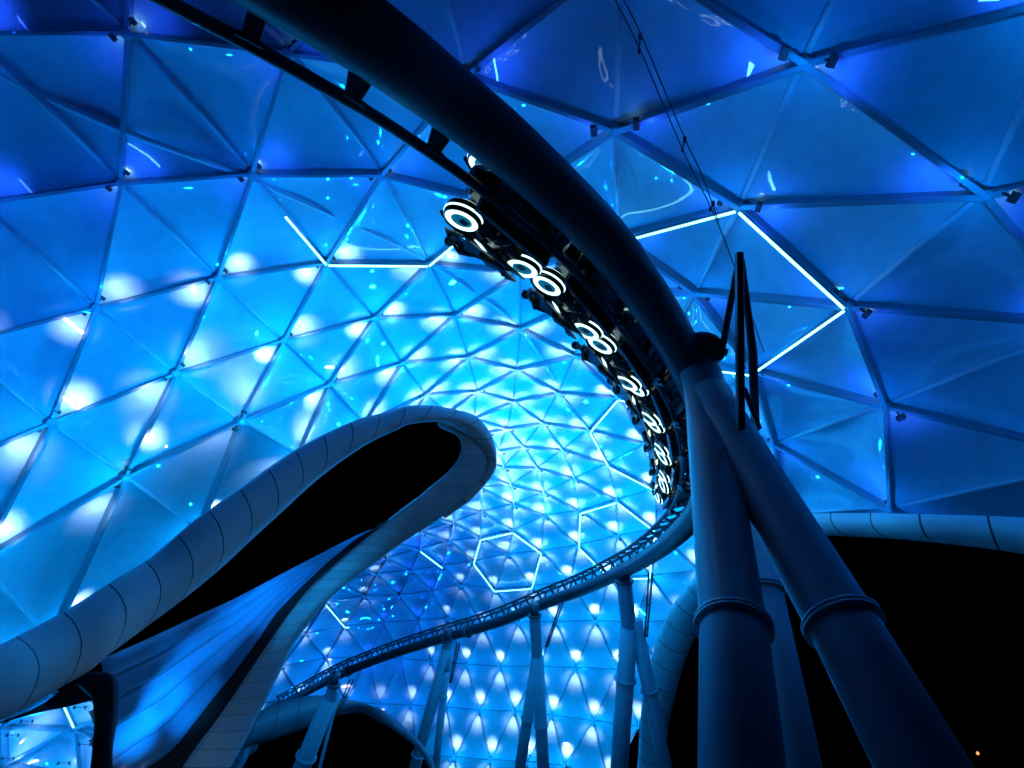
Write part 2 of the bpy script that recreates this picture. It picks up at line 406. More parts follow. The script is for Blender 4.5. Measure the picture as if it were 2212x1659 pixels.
# the long outer ridge pipe that crosses behind the cushions' seams
rp = MB()
pts = [(-200,60),(57,190),(276,287),(495,368),(777,490),(926,566),(1110,695),(1205,832),(1262,925)]
pts = resample(pts, 40)
rp.tube([P(x, y, depth(x, y)*1.012) for x, y in pts], .075*S, 10)
rp.build('ridge_pipe', M_tube, canopy)

# ------------------------------------------------------------------ node floodlights
LAND = [('the big lit hexagon right of the track', 1600, 620), ('the lit angle left of the train', 720, 565), ('the tip of the leaf-shaped opening', 1060, 960),
        ('the small closed lit hexagon', 1095, 1205), ('the lit hexagon under the end of the train', 1335, 1165), ('the upper left corner', 60, 60),
        ('the left edge of the photo', 30, 700), ('the white rim of the leaf-shaped opening', 380, 1100), ('the flange where track meets the big columns', 1500, 760),
        ('the upper right corner', 2150, 60), ('the right edge of the photo', 2190, 750), ('the top middle of the photo', 1200, 60), ('the white rim of the right opening', 1950, 1110),
        ('the bottom edge between the middle columns', 1290, 1600), ('the low dark arch', 760, 1480), ('the bottom edge left of the middle columns', 1040, 1600)]
ORD = ['closest', 'second closest', 'third closest', 'fourth closest', 'fifth closest', 'sixth closest', 'seventh closest', 'eighth closest', 'ninth closest', 'tenth closest',
       'eleventh closest', 'twelfth closest', 'thirteenth closest', 'fourteenth closest', 'fifteenth closest', 'sixteenth closest', 'seventeenth closest', 'eighteenth closest', 'nineteenth closest', 'twentieth closest', 'twenty-first closest', 'twenty-second closest', 'twenty-third closest', 'twenty-fourth closest', 'twenty-fifth closest', 'twenty-sixth closest']
vis = [k for k in N if not hidden(*N[k])]
near = {}
for k in vis:
    x, y = N[k]
    i = min(range(len(LAND)), key=lambda i: math.hypot(LAND[i][1]-x, LAND[i][2]-y))
    near.setdefault(i, []).append((math.hypot(LAND[i][1]-x, LAND[i][2]-y), k))
lab = {}
for i, l in near.items():
    l.sort()
    on = [(d, k) for d, k in l if 0 <= N[k][0] <= 2212 and 0 <= N[k][1] <= 1659]
    for d, k in l:
        if (d, k) not in on: lab[k] = 'small black floodlight just outside the photo, near '+LAND[i][0]
    if len(on) > 20: print('too many', LAND[i], len(on))
    for q, (d, k) in enumerate(on): lab[k] = 'small black node floodlight, %s to %s' % (ORD[min(q, 25)], LAND[i][0])
proto_l = None
def node_dirs(k):
    r, c = k; p = NP[k]
    vR = NP[(r, c+1)]-p if (r, c+1) in NP else (p-NP[(r, c-1)] if (r, c-1) in NP else None)
    vC = NP[(r+1, c)]-p if (r+1, c) in NP else (p-NP[(r-1, c)] if (r-1, c) in NP else None)
    if vR is None or vC is None: return None
    return vR-vC
def light_data(kind, name, power_w, color, radius, angle=None, blend=1.0):
    if name.startswith('led_array'):
        L = bpy.data.lights.new(name, 'AREA'); L.energy = power_w; L.color = color; L.shape = 'RECTANGLE'; L.size = .34*S; L.size_y = .045*S; L.spread = math.radians(angle)
        return L
    L = bpy.data.lights.new(name, 'POINT' if name == 'blue_flood' else kind); L.energy = power_w; L.color = color; L.shadow_soft_size = radius
    if angle and L.type == 'SPOT': L.spot_size = math.radians(angle); L.spot_blend = blend
    if name == 'blue_flood':
        pass
    return L
LD = {}
def add_light(pos, dirv, watts, color, angle, radius, parent, name, blend=1.0):
    key = (round(watts, 1), color, angle)
    if key not in LD: LD[key] = light_data('SPOT', name, key[0], color, radius, angle, blend)
    o = bpy.data.objects.new(name, LD[key]); col.objects.link(o)
    q = (-dirv).to_track_quat('Z', 'Y')
    M = Matrix.Translation(pos) @ q.to_matrix().to_4x4()
    o.parent = parent
    o.matrix_world = M if parent is None else M
    o.matrix_parent_inverse = Matrix.Identity(4)
    o.matrix_basis = (parent_matrix(parent).inverted() @ M) if parent is not None else M
    return o
def parent_matrix(p): return Matrix.LocRotScale(p.location, p.rotation_euler if p.rotation_mode == 'XYZ' else p.rotation_quaternion, p.scale)
def blue(pw): return (.001, round(.09+.27*min(1, pw), 2), 1.0)
BLUE = (.002, .30, 1.0); FAN_W = 2300.0
POOLC = (.74, .60, .80)
HEADS = {}
def fixture(root):
    """two lamp heads on a bent bracket; children of root"""
    for sg in (1, -1):
        if 'h' not in HEADS:
            mb = MB(); mb.box(Vector((0, 0, 0)), Vector((.10, 0, 0))*S, Vector((0, .16, 0))*S, Vector((0, 0, .12))*S)
            HEADS['h'] = mb.build('lamp_head', M_black, root, smooth=False, M=1).data; o = root.children[0]
            mb = MB(); mb.box(Vector((0, 0, .064))*S, Vector((.06, 0, 0))*S, Vector((0, .13, 0))*S, Vector((0, 0, .006))*S)
            l = mb.build('lens', M_lens, o, smooth=False, M=1); HEADS['l'] = l.data
            mb = MB(); mb.tube([Vector((-.34, .10, -.09))*S, Vector((-.1, .10, -.03))*S, Vector((0, 0, 0)), Vector((.1, .10, -.03))*S, Vector((.34, .10, -.09))*S], .022*S, 6)
            HEADS['b'] = mb.build('bracket', M_black, root, M=1).data
        else:
            o = bpy.data.objects.new('lamp_head', HEADS['h']); col.objects.link(o); o.parent = root
            l = bpy.data.objects.new('lens', HEADS['l']); col.objects.link(l); l.parent = o
            if sg == 1:
                q = bpy.data.objects.new('bracket', HEADS['b']); col.objects.link(q); q.parent = root
        o.location = Vector((sg*.34, .10, -.10))*S
for k in vis:
    p = NP[k]; n = NN[k]; d = node_dirs(k)
    if d is None: continue
    x, y = N[k]; pw = power(x, y)*(.35 if y < -60 else 1)
    dn = (d - n*d.dot(n)); L = dn.length; dn.normalize()
    side = dn.cross(n)
    fs_ = 1.2 if (x > 1250 and y < 1150 and depth(x, y) < 17) else .8
    M = Matrix.Translation(p) @ Matrix((dn, side, n)).transposed().to_4x4() @ Matrix.Scale(fs_, 4)
    root = bpy.data.objects.new('node_floodlight', None); col.objects.link(root); root.matrix_world = M; root.empty_display_size = .1
    root.rotation_mode = 'XYZ'
    tag(root, lab[k], 'floodlight', 'floodlights on the canopy nodes')
    fixture(root)
    add_light(p - n*.95*S, n, BLUE_W*pw, blue(pw), 178, .04, root, 'blue_flood')
    bright = pw > .34 and (x < 1180 or y > 640) and x < 1560
    for sg in (1, -1):
        tgt = p + dn*(sg*.14*L) + n*(.5*S)
        far_ = max(0, min(1, (depth(x, y)-17)/8)); pos = p + dn*(sg*.12*L) - n*(.60+.35*far_)*S
        if bright: add_light(pos, (tgt-pos).normalized(), POOL_W*(1+.8*far_)*min(1, .25+(pw-.34)*1.3), POOLC, 76, .16, root, 'led_array_white')
        else: add_light(pos, (tgt-pos).normalized(), (4.5 if x < 900 else 9.0)*(.35 if y < -60 else 1), (.02, .09, 1.0), 120, .16, root, 'led_array_blue')

# ------------------------------------------------------------------ lit hexagons
def led(name, label, segs, group='lit hexagons on the canopy lattice'):
    a0 = segs[0][0]; c0 = NP[a0]
    root = empty(name, c0, label, 'light strip', group)
    for sg in segs:
        a, b = sg[:2]; t0, t1 = (sg[2], sg[3]) if len(sg) > 2 else (0, 1)
        mx = (N[a][0]+N[b][0])/2; kk = 1.0 + .45*max(0, min(1, (mx-1000)/500)); of = (.06+.135*kk)*S
        if mx < 1000: of = .2*S
        A, B = NP[a]-NN[a]*of, NP[b]-NN[b]*of
        A, B = A.lerp(B, t0), A.lerp(B, t1)
        t = (B-A).normalized(); A += t*.05*S; B -= t*.05*S
        n = (NN[a]+NN[b]).normalized(); mb = MB()
        mx = max(N[a][0], N[b][0])
        mb.beam(A, B, n, .052*S, .03*S); mb.build('strip', M_led, root, smooth=False)
        mb = MB(); mb.beam(A+n*.03*S, B+n*.03*S, n, .075*S, .025*S); mb.build('strip_channel', M_hub, root, smooth=False)
    return root
led('led_hexagon', 'large glowing hexagon outline right of the big dark track tube', [((0,4),(0,5)), ((0,5),(1,6)), ((1,6),(2,6)), ((2,6),(2,5)), ((2,5),(1,4)), ((1,4),(0,4))])
led('led_hexagon', 'glowing partial hexagon outline left of the front of the train', [((1,1),(2,2),.38,1), ((2,2),(2,3)), ((2,3),(1,3))])
led('led_hexagon', 'glowing hexagon outline half hidden behind the middle of the train', [((3,7),(4,8)), ((4,8),(4,9)), ((4,9),(3,9)), ((3,9),(2,8)), ((2,8),(2,7)), ((2,7),(3,7))])
led('led_hexagon', 'glowing hexagon outline cut by the curving far track', [((4,10),(5,11)), ((5,11),(5,12)), ((5,12),(4,12)), ((4,12),(3,11)), ((3,11),(3,10)), ((3,10),(4,10))])
led('led_hexagon', 'small complete glowing hexagon above the far track', [((7,13),(8,14)), ((8,14),(8,15)), ((8,15),(7,15)), ((7,15),(6,14)), ((6,14),(6,13)), ((6,13),(7,13))])
led('led_strip', 'short single glowing strip on the dark blue part of the canopy', [((10,16),(9,16))], 'single lit strips')
led('led_strip', 'short bent glowing strip beside the lower white rim', [((12,20),(11,20)), ((11,20),(10,19),0,.12)], 'single lit strips')

# ------------------------------------------------------------------ rims of the openings
CAMDIR = -FWD
def band(name, O, I, material, parent, n=90, bulge=.22, panels=None, back=.5, power_=.8, useen=8):
    A = resample(O, n); B = resample(I, n)
    Op = [P(*a) for a in A]; Ip = [P(*b) for b in B]
    m = useen; vs = []; uvs = []; fs = []
    L = 0
    for i in range(n):
        t = ((Op[min(i+1, n-1)]-Op[max(i-1, 0)])+(Ip[min(i+1, n-1)]-Ip[max(i-1, 0)])).normalized()
        d = Ip[i]-Op[i]; wv = t.cross(d).normalized()
        if wv.dot(EYE-Op[i]) < 0: wv = -wv
        if i: L += ((Op[i]+Ip[i])/2-(Op[i-1]+Ip[i-1])/2).length
        ring = []
        for j in range(m+1):
            v = j/m; vs.append(Op[i]+d*v+wv*(bulge*d.length*math.sin(math.pi*v)**power_)); uvs.append((L, v))
        for j in range(1, m):
            v = 1-j/m; vs.append(Op[i]+d*v-wv*(back*d.length*math.sin(math.pi*v)**.7)); uvs.append((L, v))
    tot = L; pw = panels or 10
    uvs = [(u/tot*pw, v) for u, v in uvs]
    q = 2*m
    for i in range(n-1):
        for j in range(q): fs.append((i*q+j, i*q+(j+1) % q, (i+1)*q+(j+1) % q, (i+1)*q+j))
    fs += [tuple(range(q)), tuple(range((n-1)*q, n*q))[::-1]]
    mb = MB(); mb.add(vs, fs, uvs)
    return mb.build(name, material, parent)
leaf = empty('leaf_opening_rim', P(600, 1150, 10), 'smooth white panelled rim curling round the black leaf-shaped opening', 'rim')
band('upper_rim', LEAF_O, LEAF_I, M_rim, leaf, 150, .30, 21)
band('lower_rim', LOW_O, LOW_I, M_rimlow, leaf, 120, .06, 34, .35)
# inner lip between fan and lower rim, shade painted in near-black
band('inner_lip', [(x, y, z) for x, y, z in LOW_I[7:]], E2, M_soffit, leaf, 70, .03, 10, .25)
# ribbed fan
def fan():
    A = resample(E1, 60); B = resample(E2, 60); nb_ = 5; per = 10
    vs = []; fs = []; uvs = []; m = nb_*per
    for i in range(60):
        a, b = P(*A[i]), P(*B[i]); d = b-a
        t = (P(*A[min(i+1, 59)])-P(*A[max(i-1, 0)])).normalized(); wv = t.cross(d)
        wv = wv.normalized() if wv.length > 1e-6 else -FWD
        if wv.dot(EYE-a) < 0: wv = -wv
        for j in range(m+1):
            v = j/m; ph = (v*nb_) % 1
            prof = abs(math.sin(math.pi*v*nb_))**.8
            vs.append(a+d*v + wv*(d.length*(.055*prof - .10*math.sin(math.pi*v)))); uvs.append((v*nb_+.015, i/60))
    fs = [(i*(m+1)+j, i*(m+1)+j+1, (i+1)*(m+1)+j+1, (i+1)*(m+1)+j) for i in range(59) for j in range(m)]
    mb = MB(); mb.add(vs, fs, uvs); return mb
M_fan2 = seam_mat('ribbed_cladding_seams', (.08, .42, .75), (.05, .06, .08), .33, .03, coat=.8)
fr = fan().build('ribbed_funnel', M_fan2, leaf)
# floodlights washing the funnel and the rim (their pools show on the cladding)
for i, (x, y, z, tx, ty, tz) in enumerate([(520,1720,7.0,600,1290,10),(400,1800,6.0,450,1400,8.8),(430,1800,6.4,350,1500,8.3),(500,1840,8.0,690,1240,10.7),(420,1780,6.4,300,1590,7.9),(470,1760,6.6,520,1330,9.2),(390,1820,6.0,330,1400,7.9),(440,1840,7.0,560,1300,9.6),(460,1840,6.2,400,1440,8.5),(420,1860,6.0,420,1520,8.6),(500,1880,8.0,760,1180,11.2)]):
    p = P(x, y, z); d = (P(tx, ty, tz)-p).normalized()
    root = bpy.data.objects.new('funnel_floodlight', None); col.objects.link(root)
    root.matrix_world = Matrix.Translation(p) @ d.to_track_quat('Z', 'Y').to_matrix().to_4x4(); root.rotation_mode = 'XYZ'
    tag(root, 'small floodlight below the frame under the ribbed funnel', 'floodlight', 'floodlights below the funnel')
    fixture(root)
    add_light(p, d, FAN_W, (.002, .36, 1.0), 20, .08, root, 'blue_wash', 1.0)
# hooked column under the rim, its shade put into the base colour
def z7(x, y): return (.354*x, 1071.4+.354*y)
HL = [(*z7(415,1135),6.9),(*z7(470,1148),6.9),(*z7(530,1190),6.85),(*z7(567,1260),6.8),(*z7(577,1400),6.6),(*z7(565,1530),6.4),(*z7(550,1659),6.2),(*z7(540,1780),6.1)]
HR = [(*z7(440,1112),6.9),(*z7(500,1080),6.9),(*z7(590,1072),6.9),(*z7(680,1100),6.85),(*z7(692,1300),6.6),(*z7(676,1450),6.4),(*z7(690,1659),6.2),(*z7(710,1780),6.1)]
hook = band('hooked_column', HL, HR, M_soffit, leaf, 60, .25, 5, .5)
# triangular underside behind the rim's left end, near-black for painted shade
band('rim_underside', [(*z7(-60,1400),7.2),(*z7(140,1325),7.3),(*z7(300,1240),7.5),(*z7(440,1120),7.6)], [(*z7(-60,1400+5),7.2),(*z7(210,1328),7.3),(*z7(400,1290),7.5),(*z7(575,1243),7.6)], M_soffit, leaf, 30, .05, 5, .2)
# ground anchoring of the rim: foot block
right_rim = empty('right_opening_rim', P(1900, 1130, 14), 'white panelled rim arching over the black opening behind the two big columns', 'rim')
band('rim', ROP_O, ROP_I, M_rim, right_rim, 150, .3, 26)
arch = empty('low_arch_rim', P(760, 1530, 28), 'blue-lit rim of the low black arch at the bottom left of centre', 'rim')
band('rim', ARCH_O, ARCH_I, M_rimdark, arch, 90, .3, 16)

# canopy patch seen through the gap at the lower left
Q = {'a': (7,1569), 'b': (160,1574), 'c': (124,1500), 'd': (270,1528), 'e': (10,1652), 'f': (172,1682), 'g': (-120,1600), 'h': (-20,1480), 'i': (-110,1700), 'j': (300,1640), 'k': (60,1760)}
QP = {k: P(v[0], v[1], 20) for k, v in Q.items()}
patch = empty('far_canopy_section', P(80, 1600, 20), 'bright blue canopy section seen through the gap left of the dark hooked column', 'canopy')
nn = FWD
for t in ('abe', 'acb', 'bcd', 'bef', 'hac', 'ghe' , 'hae', 'bdj', 'bjf', 'gie', 'eik', 'ekf'):
    A, B, C = [QP[k] for k in t]; mb = MB(); n = 8; vs = []; id = {}
    for i in range(n+1):
        for j in range(n+1-i):
            u, v = i/n, j/n; w_ = 1-u-v; id[(i, j)] = len(vs); vs.append(A*w_+B*u+C*v+nn*(.2+(27*u*v*w_)**.62*.35)*S)
    fs = []
    for i in range(n):
        for j in range(n-i):
            fs.append((id[(i, j)], id[(i+1, j)], id[(i, j+1)]))
            if i+j < n-1: fs.append((id[(i+1, j)], id[(i+1, j+1)], id[(i, j+1)]))
    mb.add(vs, fs); mb.build('cushion', M_mem, patch)
for a, b in ('ab', 'ac', 'cb', 'be', 'bf', 'ef', 'ha', 'hc', 'ae', 'bd', 'cd', 'bj', 'ge', 'gh', 'dj', 'fj', 'ie'):
    mb = MB(); mb.beam(QP[a], QP[b], nn, .11*S, .22*S); mb.build('beam', M_beam, patch, smooth=False)
root = empty('led_strip', QP['b'], 'short glowing strip in the gap left of the dark hooked column', 'light strip', 'single lit strips')
mb = MB(); mb.beam(P(137,1524,19.75), P(159,1572,19.75), nn, .05*S, .03*S); mb.build('strip', M_led, root, smooth=False)
for i, (x, y) in enumerate([(30, 1590), (60, 1560), (175, 1530), (185, 1610), (20, 1640), (140, 1650)]):
    p = P(x, y, 19.6)
    root = bpy.data.objects.new('node_floodlight', None); col.objects.link(root)
    root.matrix_world = Matrix.Translation(p) @ (FWD.to_track_quat('Z', 'Y')).to_matrix().to_4x4() @ Matrix.Scale(.55, 4); root.rotation_mode = 'XYZ'
    tag(root, 'small floodlight in the gap left of the hooked column, %s from the left edge' % ['second', 'third', 'fifth', 'sixth', 'first', 'fourth'][i], 'floodlight', 'floodlights on the canopy nodes')
    fixture(root)
    add_light(p-FWD*.6, FWD, BLUE_W*.5, BLUE, 165, .05, root, 'blue_flood'); add_light(p, (FWD-UP*.5).normalized(), POOL_W*.35, POOLC, 80, .03, root, 'led_array_white', .6)

# ------------------------------------------------------------------ coaster track
SP = [(60,-420,3.5),(240,-270,3.7),(440,-140,4.0),(640,-22,4.3),(823,98,4.7),(955,200,5.3),(1068,290,5.75),(1155,368,6.15),(1238,447,6.55),(1322,535,7.0),(1398,640,7.6),(1452,725,8.2),(1492,800,8.8),(1522,880,9.6),(1535,960,10.7),(1532,1035,12.1),(1506,1108,14.2),(1448,1168,17.6),(1395,1206,20.6),(1349,1232,23.3),(1262,1272,27),(1177,1303,29.5),(1071,1346,32),(961,1377,34.5),(841,1415,37),(734,1457,39.5),(637,1508,42),(520,1570,44)]
def cr(pts, per=10):
    a = [Vector(p) for p in pts]; out = []
    for i in range(len(a)-1):
        p0 = a[max(i-1, 0)]; p1 = a[i]; p2 = a[i+1]; p3 = a[min(i+2, len(a)-1)]
        for k in range(per):
            t = k/per; out.append(.5*((2*p1)+(-p0+p2)*t+(2*p0-5*p1+4*p2-p3)*t*t+(-p0+3*p1-3*p2+p3)*t**3))
    out.append(a[-1]); return out
raw = cr([P(*p) for p in SP], 12)
for _ in range(14):
    raw = [raw[0]] + [(raw[i-1]+raw[i]*2+raw[i+1])/4 for i in range(1, len(raw)-1)] + [raw[-1]]
al = [0]
for i in range(1, len(raw)): al.append(al[-1]+(raw[i]-raw[i-1]).length)
def at(s):
    s = max(0, min(al[-1]-1e-4, s)); lo = int(np.searchsorted(al, s, side='right'))-1
    lo = min(lo, len(raw)-2); t = (s-al[lo])/(al[lo+1]-al[lo]); return raw[lo].lerp(raw[lo+1], t)
def s_of(x, y):
    best = min(range(len(raw)), key=lambda i: (proj(raw[i])[0]-x)**2+(proj(raw[i])[1]-y)**2); return al[best]
def RN(s):
    z = proj(at(s))[2]; f = max(0, min(1, (z-12)/12)); return (.47+.16*f)*S
def frame(s):
    p = at(s); T = (at(s+.25)-at(s-.25)).normalized(); V = (p-EYE).normalized()
    side = T.cross(V).normalized()      # image-perpendicular
    q0 = proj(p); q1 = proj(p+side*.3)
    # keep the inner (left-hand) side of the curve when walking away from the near end
    t0 = proj(p+T*.3); tx, ty = t0[0]-q0[0], t0[1]-q0[1]; sx, sy = q1[0]-q0[0], q1[1]-q0[1]
    if tx*sy-ty*sx < 0: side = -side
    away = (V-T*V.dot(T)).normalized()
    y = q0[1]; x, y, z = q0
    f = (z-6)/(22-6); f = max(0, min(1, f)); f = f*f*(3-2*f)
    al_ = math.radians(51*(1-f)+16*f)
    Nn = side*math.cos(al_)+away*math.sin(al_)
    Bb = T.cross(Nn).normalized()
    if Bb.dot(EYE-p) < 0: Bb = -Bb
    return p, T, Nn, Bb
track = empty('coaster_track', at(8), 'long curved dark coaster track with thick spine tube sweeping down from the upper left', 'coaster track')
mb = MB(); ss = np.linspace(0, al[-1], 170)
mb.tube([at(s) for s in ss], [(.305-.03*min(1, i/120))*S for i in range(len(ss))], 28); mb.build('spine_tube', M_spine, track)
RAILN, GA = .47*S, .30*S
for sg in (1, -1):
    mb = MB(); pts = []
    for s in ss:
        p, T, n_, b_ = frame(s); pts.append(p+n_*RN(s)+b_*GA*sg)
    mb.tube(pts, .058*S, 12); mb.build('rail', M_spine, track)
ties = []; s = .8
while s < al[-1]-.5: ties.append(s); s += .98*S if s < 14 else 1.05*S
vt_ = ties[:99]
def tie(mb, s):
    RAILN = RN(s)
    p, T, n_, b_ = frame(s)
    base = p+n_*.26*S
    for sg in (1, -1):
        r = p+n_*RAILN+b_*GA*sg
        mb.beam(base+b_*sg*.12*S, r, T, .045*S, .14*S)
        mb.beam(r-n_*.08*S, r+n_*.015*S, T, .05*S, .22*S)
    mb.beam(p+n_*RAILN+b_*GA*.9, p+n_*RAILN-b_*GA*.9, T, .05*S, .12*S)
for s in vt_:
    mb = MB(); tie(mb, s); mb.build('tie', M_spine, track, smooth=False)
mb = MB()
for s in ties[99:]: tie(mb, s)
if mb.v: tag(mb.build('tie', M_spine, track, smooth=False), kind='stuff')
# bolted spine joints
for s in (s_of(1150, 365)*0+al[-1]*.62, al[-1]*.8):
    p, T, n_, b_ = frame(s); mb = MB(); mb.tube([p-T*.06*S, p+T*.06*S], .37*S, 28); mb.build('spine_flange', M_spine, track)
# clamp arm with slack cable near the top-left tie
pj, T, n_, b_ = frame(s_of(700, 30))

# ------------------------------------------------------------------ columns
def ring(mb, c, t, r, th, bolts=14):
    t = t.normalized(); mb.tube([c-t*th*1.15, c-t*th*.1], r, 32); mb.tube([c+t*th*.1, c+t*th*1.15], r, 32)
    u = t.orthogonal().normalized(); v = t.cross(u)
    for k in range(bolts):
        a = 2*math.pi*k/bolts; q = c+(u*math.cos(a)+v*math.sin(a))*(r*.91)
        mb.tube([q-t*th*1.7, q+t*th*1.7], r*.045, 6)
def to_ground(a, b):   # extend the line a->b until it meets the ground
    d = b-a; k = -a.z/d.z; return a+d*k if d.z < 0 else b
def tcurve(pts, per=6): return cr(pts, per)
big = empty('support_column', to_ground(P(1528,860,8.0), P(1603,1659,4.0)), 'pair of huge blue steel columns joined in a flanged head under the track, right of centre', 'column', 'columns carrying the track')
# left leg: top head bends from the flange towards the leg
fl = P(1500, 775, 8.6); hd = P(1522, 835, 8.25)
lA = P(1534, 930, 7.6); lB = P(1584, 1355, 5.25); lC = P(1602, 1659, 4.05)
rA = P(1560, 905, 7.6); rB = P(1820, 1348, 5.1); rC = P(1992, 1659, 3.98)
lG = to_ground(lB, lC); rG = to_ground(rB, rC)
R0 = .30*S
mb = MB(); mb.tube(tcurve([fl, hd, lA], 8)+[lB, lG], [R0*.98]*17+[R0, R0], 36); mb.build('leg', M_leg, big)
mb = MB(); mb.tube([hd.lerp(rA, .3)]+[rA, rB, rG], R0, 36); mb.build('leg', M_leg, big)
mb = MB(); ring(mb, lB, lG-lA, R0*1.17, .032*S); mb.build('flange', M_leg, big)
mb = MB(); ring(mb, rB, rG-rA, R0*1.17, .032*S); mb.build('flange', M_leg, big)
mb = MB(); ring(mb, P(1497, 772, 8.65), (hd-fl), R0*1.32, .05*S); ring(mb, P(1500, 764, 8.5), (hd-fl), R0*1.42, .03*S, 18); mb.tube([at(s_of(1480, 770)), P(1497, 768, 8.7)], [R0*.7, R0*1.0], 24); mb.build('head_flange', M_spine, big)
# weld rings
# lugs on the legs
mb = MB(); c = P(1603, 945, 7.15); mb.box(c, RIGHT*.13*S, UP*.16*S, FWD*.10*S); mb.tube([c-RIGHT*.12*S, c+RIGHT*.12*S], .035*S, 8); mb.build('lug', M_spine, big)
# rear leg behind
rear = empty('support_column', to_ground(P(1640,1200,9), P(1722,1659,7.2)), 'slim pale blue column leaning behind the two huge columns', 'column', 'columns carrying the track')
a, b = P(1622, 1150, 9.5), P(1722, 1659, 7.2); mb = MB(); mb.tube([a, to_ground(a, b)], .30*S, 24); mb.build('leg', M_leg, rear)
mb = MB(); ring(mb, a.lerp(b, .3), b-a, .34*S, .04*S, 10); mb.build('flange', M_leg, rear)

def zz8(x, y): return (734.5+.354*x, 1071.4+.354*y)
def far_column(label, head, legs, z, w_head, struts=(), flh=None):
    hp = [P(*zz8(*q), z) for q in head]
    gl = [to_ground(P(*zz8(*l[0]), z), P(*zz8(*l[1]), z)) for l in legs]
    root = empty('support_column', (gl[0]+gl[-1])/2, label, 'column', 'columns carrying the track')
    k = .354*z*S/F
    mb = MB(); mb.tube(tcurve(hp, 5), [w_head*k/2]*(5*(len(hp)-1)+1), 20); mb.build('head_tube', M_leg, root)
    mb = MB(); c = P(*zz8(*(flh or head[0])), z); ring(mb, c, hp[1]-hp[0], w_head*k/2*1.22, .04*S, 12); mb.build('head_flange', M_spine, root)
    mb = MB(); mb.tube([c, c+(hp[0]-hp[1]).normalized()*1.1*w_head*k], [w_head*k/2*.8, w_head*k/2*.9], 16); mb.build('saddle', M_spine, root)
    for (a, b, w_, fy), g in zip(legs, gl):
        A = P(*zz8(*a), z); mb = MB(); mb.tube([A, g], w_*k/2, 20); mb.build('leg', M_leg, root)
        t = (fy-a[1])/(b[1]-a[1]); B = P(*zz8(*b), z); mb = MB(); ring(mb, A.lerp(B, t), B-A, w_*k/2*1.25, .035*S, 10); mb.build('flange', M_leg, root)
    for a, b, w_ in struts:
        mb = MB(); A, B = P(*zz8(*a), z-.8), P(*zz8(*b), z-.5); sd = RIGHT*.14*S
        mb.tube([A, B], w_*k/2, 8); mb.tube([A+sd, B+sd*.6], w_*k/2, 8); mb.tube([A.lerp(B, .85), A.lerp(B, .85)+sd], w_*k/2, 6); mb.tube([A.lerp(B, .5), A.lerp(B, .5)+sd], w_*k/2, 6); mb.build('brace', M_spine, root)
    return root
far_column('forked blue column with a bent neck under the tight end of the track curve', [(1735, 520), (1745, 640), (1768, 860)],
           [((1765, 800), (1703, 1659), 108, 1120), ((1800, 760), (1985, 1659), 88, 1183)], 23.5, 92, [((1885, 470), (1860, 860), 12)])
far_column('forked blue column in the middle of the bottom edge below the track', [(1188, 730), (1196, 860), (1204, 1010)],
           [((1200, 980), (1098, 1659), 66, 1360), ((1206, 980), (1240, 1659), 74, 1400)], 28.5, 66, [((1345, 650), (1255, 920), 10)])
far_column('forked blue column left of centre with one pale and one dark leg', [(655, 880), (652, 960), (645, 1060)],
           [((655, 930), (455, 1659), 68, 1580), ((642, 1100), (585, 1659), 46, 1225)], 33, 58, [((715, 900), (668, 1140), 9)])
far_column('single leaning column with cross bars in front of the low dark arch', [(-40, 1150), (-62, 1240), (-80, 1300)],
           [((-62, 1240), (-235, 1659), 104, 1590), ((-10, 1200), (-60, 1400), 20, 1260)], 23, 64, [((60, 1120), (-20, 1330), 9)])

# slim rigging mast clamped to the right big column
mast = empty('rigging_mast', P(1600, 1000, 7.1), 'slim dark mast of three bars bolted to the head of the huge column pair', 'mast')
zc = 7.0
mb = MB(); mb.beam(P(1597, 548, 7.6), P(1600, 985, 6.9), RIGHT, .10*S, .09*S); mb.build('post', M_spine, mast, smooth=False)
mb = MB(); mb.tube([P(1604, 560, 7.7), P(1612, 640, 7.75), P(1626, 760, 7.8), P(1632, 930, 7.8)], [.03*S, .045*S, .06*S, .06*S], 10); mb.build('stay_bar', M_spine, mast)
mb = MB(); mb.tube([P(1594, 565, 7.75), P(1588, 600, 7.9), P(1560, 755, 8.3)], [.02*S, .05*S, .05*S], 8); mb.build('stay_bar', M_spine, mast)
mb = MB(); mb.tube([P(1560, 752, 8.3), P(1556, 765, 8.3)], .1*S, 8); mb.tube([P(1556, 765, 8.3), P(1548, 775, 8.5)], .07*S, 8); mb.build('shackle', M_spine, mast)
mb = MB(); mb.beam(P(1608, 840, 7.3), P(1640, 925, 7.5), RIGHT, .06*S, .06*S); mb.build('tie_bar', M_spine, mast, smooth=False)

# twin cables and the fine safety net they carry
cab = empty('cable', P(1440, 250, 8.4), 'pair of thin dark cables with clips falling across the upper right of the canopy', 'cable')
C1 = [(1290,-80,7.6),(1329,0,7.8),(1382,106,8.1),(1474,322,8.9),(1541,460,9.6),(1592,590,10.4),(1650,760,11.4)]
C2 = [(1300,-90,7.6),(1347,0,7.8),(1384,74,8.0),(1478,297,8.9),(1512,368,9.2),(1552,478,9.8)]
for c_ in (C1, C2):
    mb = MB(); mb.tube([P(*q) for q in resample(c_, 30)], .011*S, 6); mb.build('strand', M_cable, cab)
for (x0, y0), (x1, y1), z in [((1383,80),(1380,112),8.1),((1479,302),(1474,324),8.9),((1540,440),(1534,452),9.5)]:
    mb = MB(); mb.tube([P(x0, y0-6, z), P(x0, y0+6, z)], .03*S, 8); mb.tube([P(x0, y0, z), P(x1, y1, z)], .012*S, 6); mb.tube([P(x1, y1-5, z), P(x1, y1+5, z)], .02*S, 8); mb.build('clip', M_cable, cab)
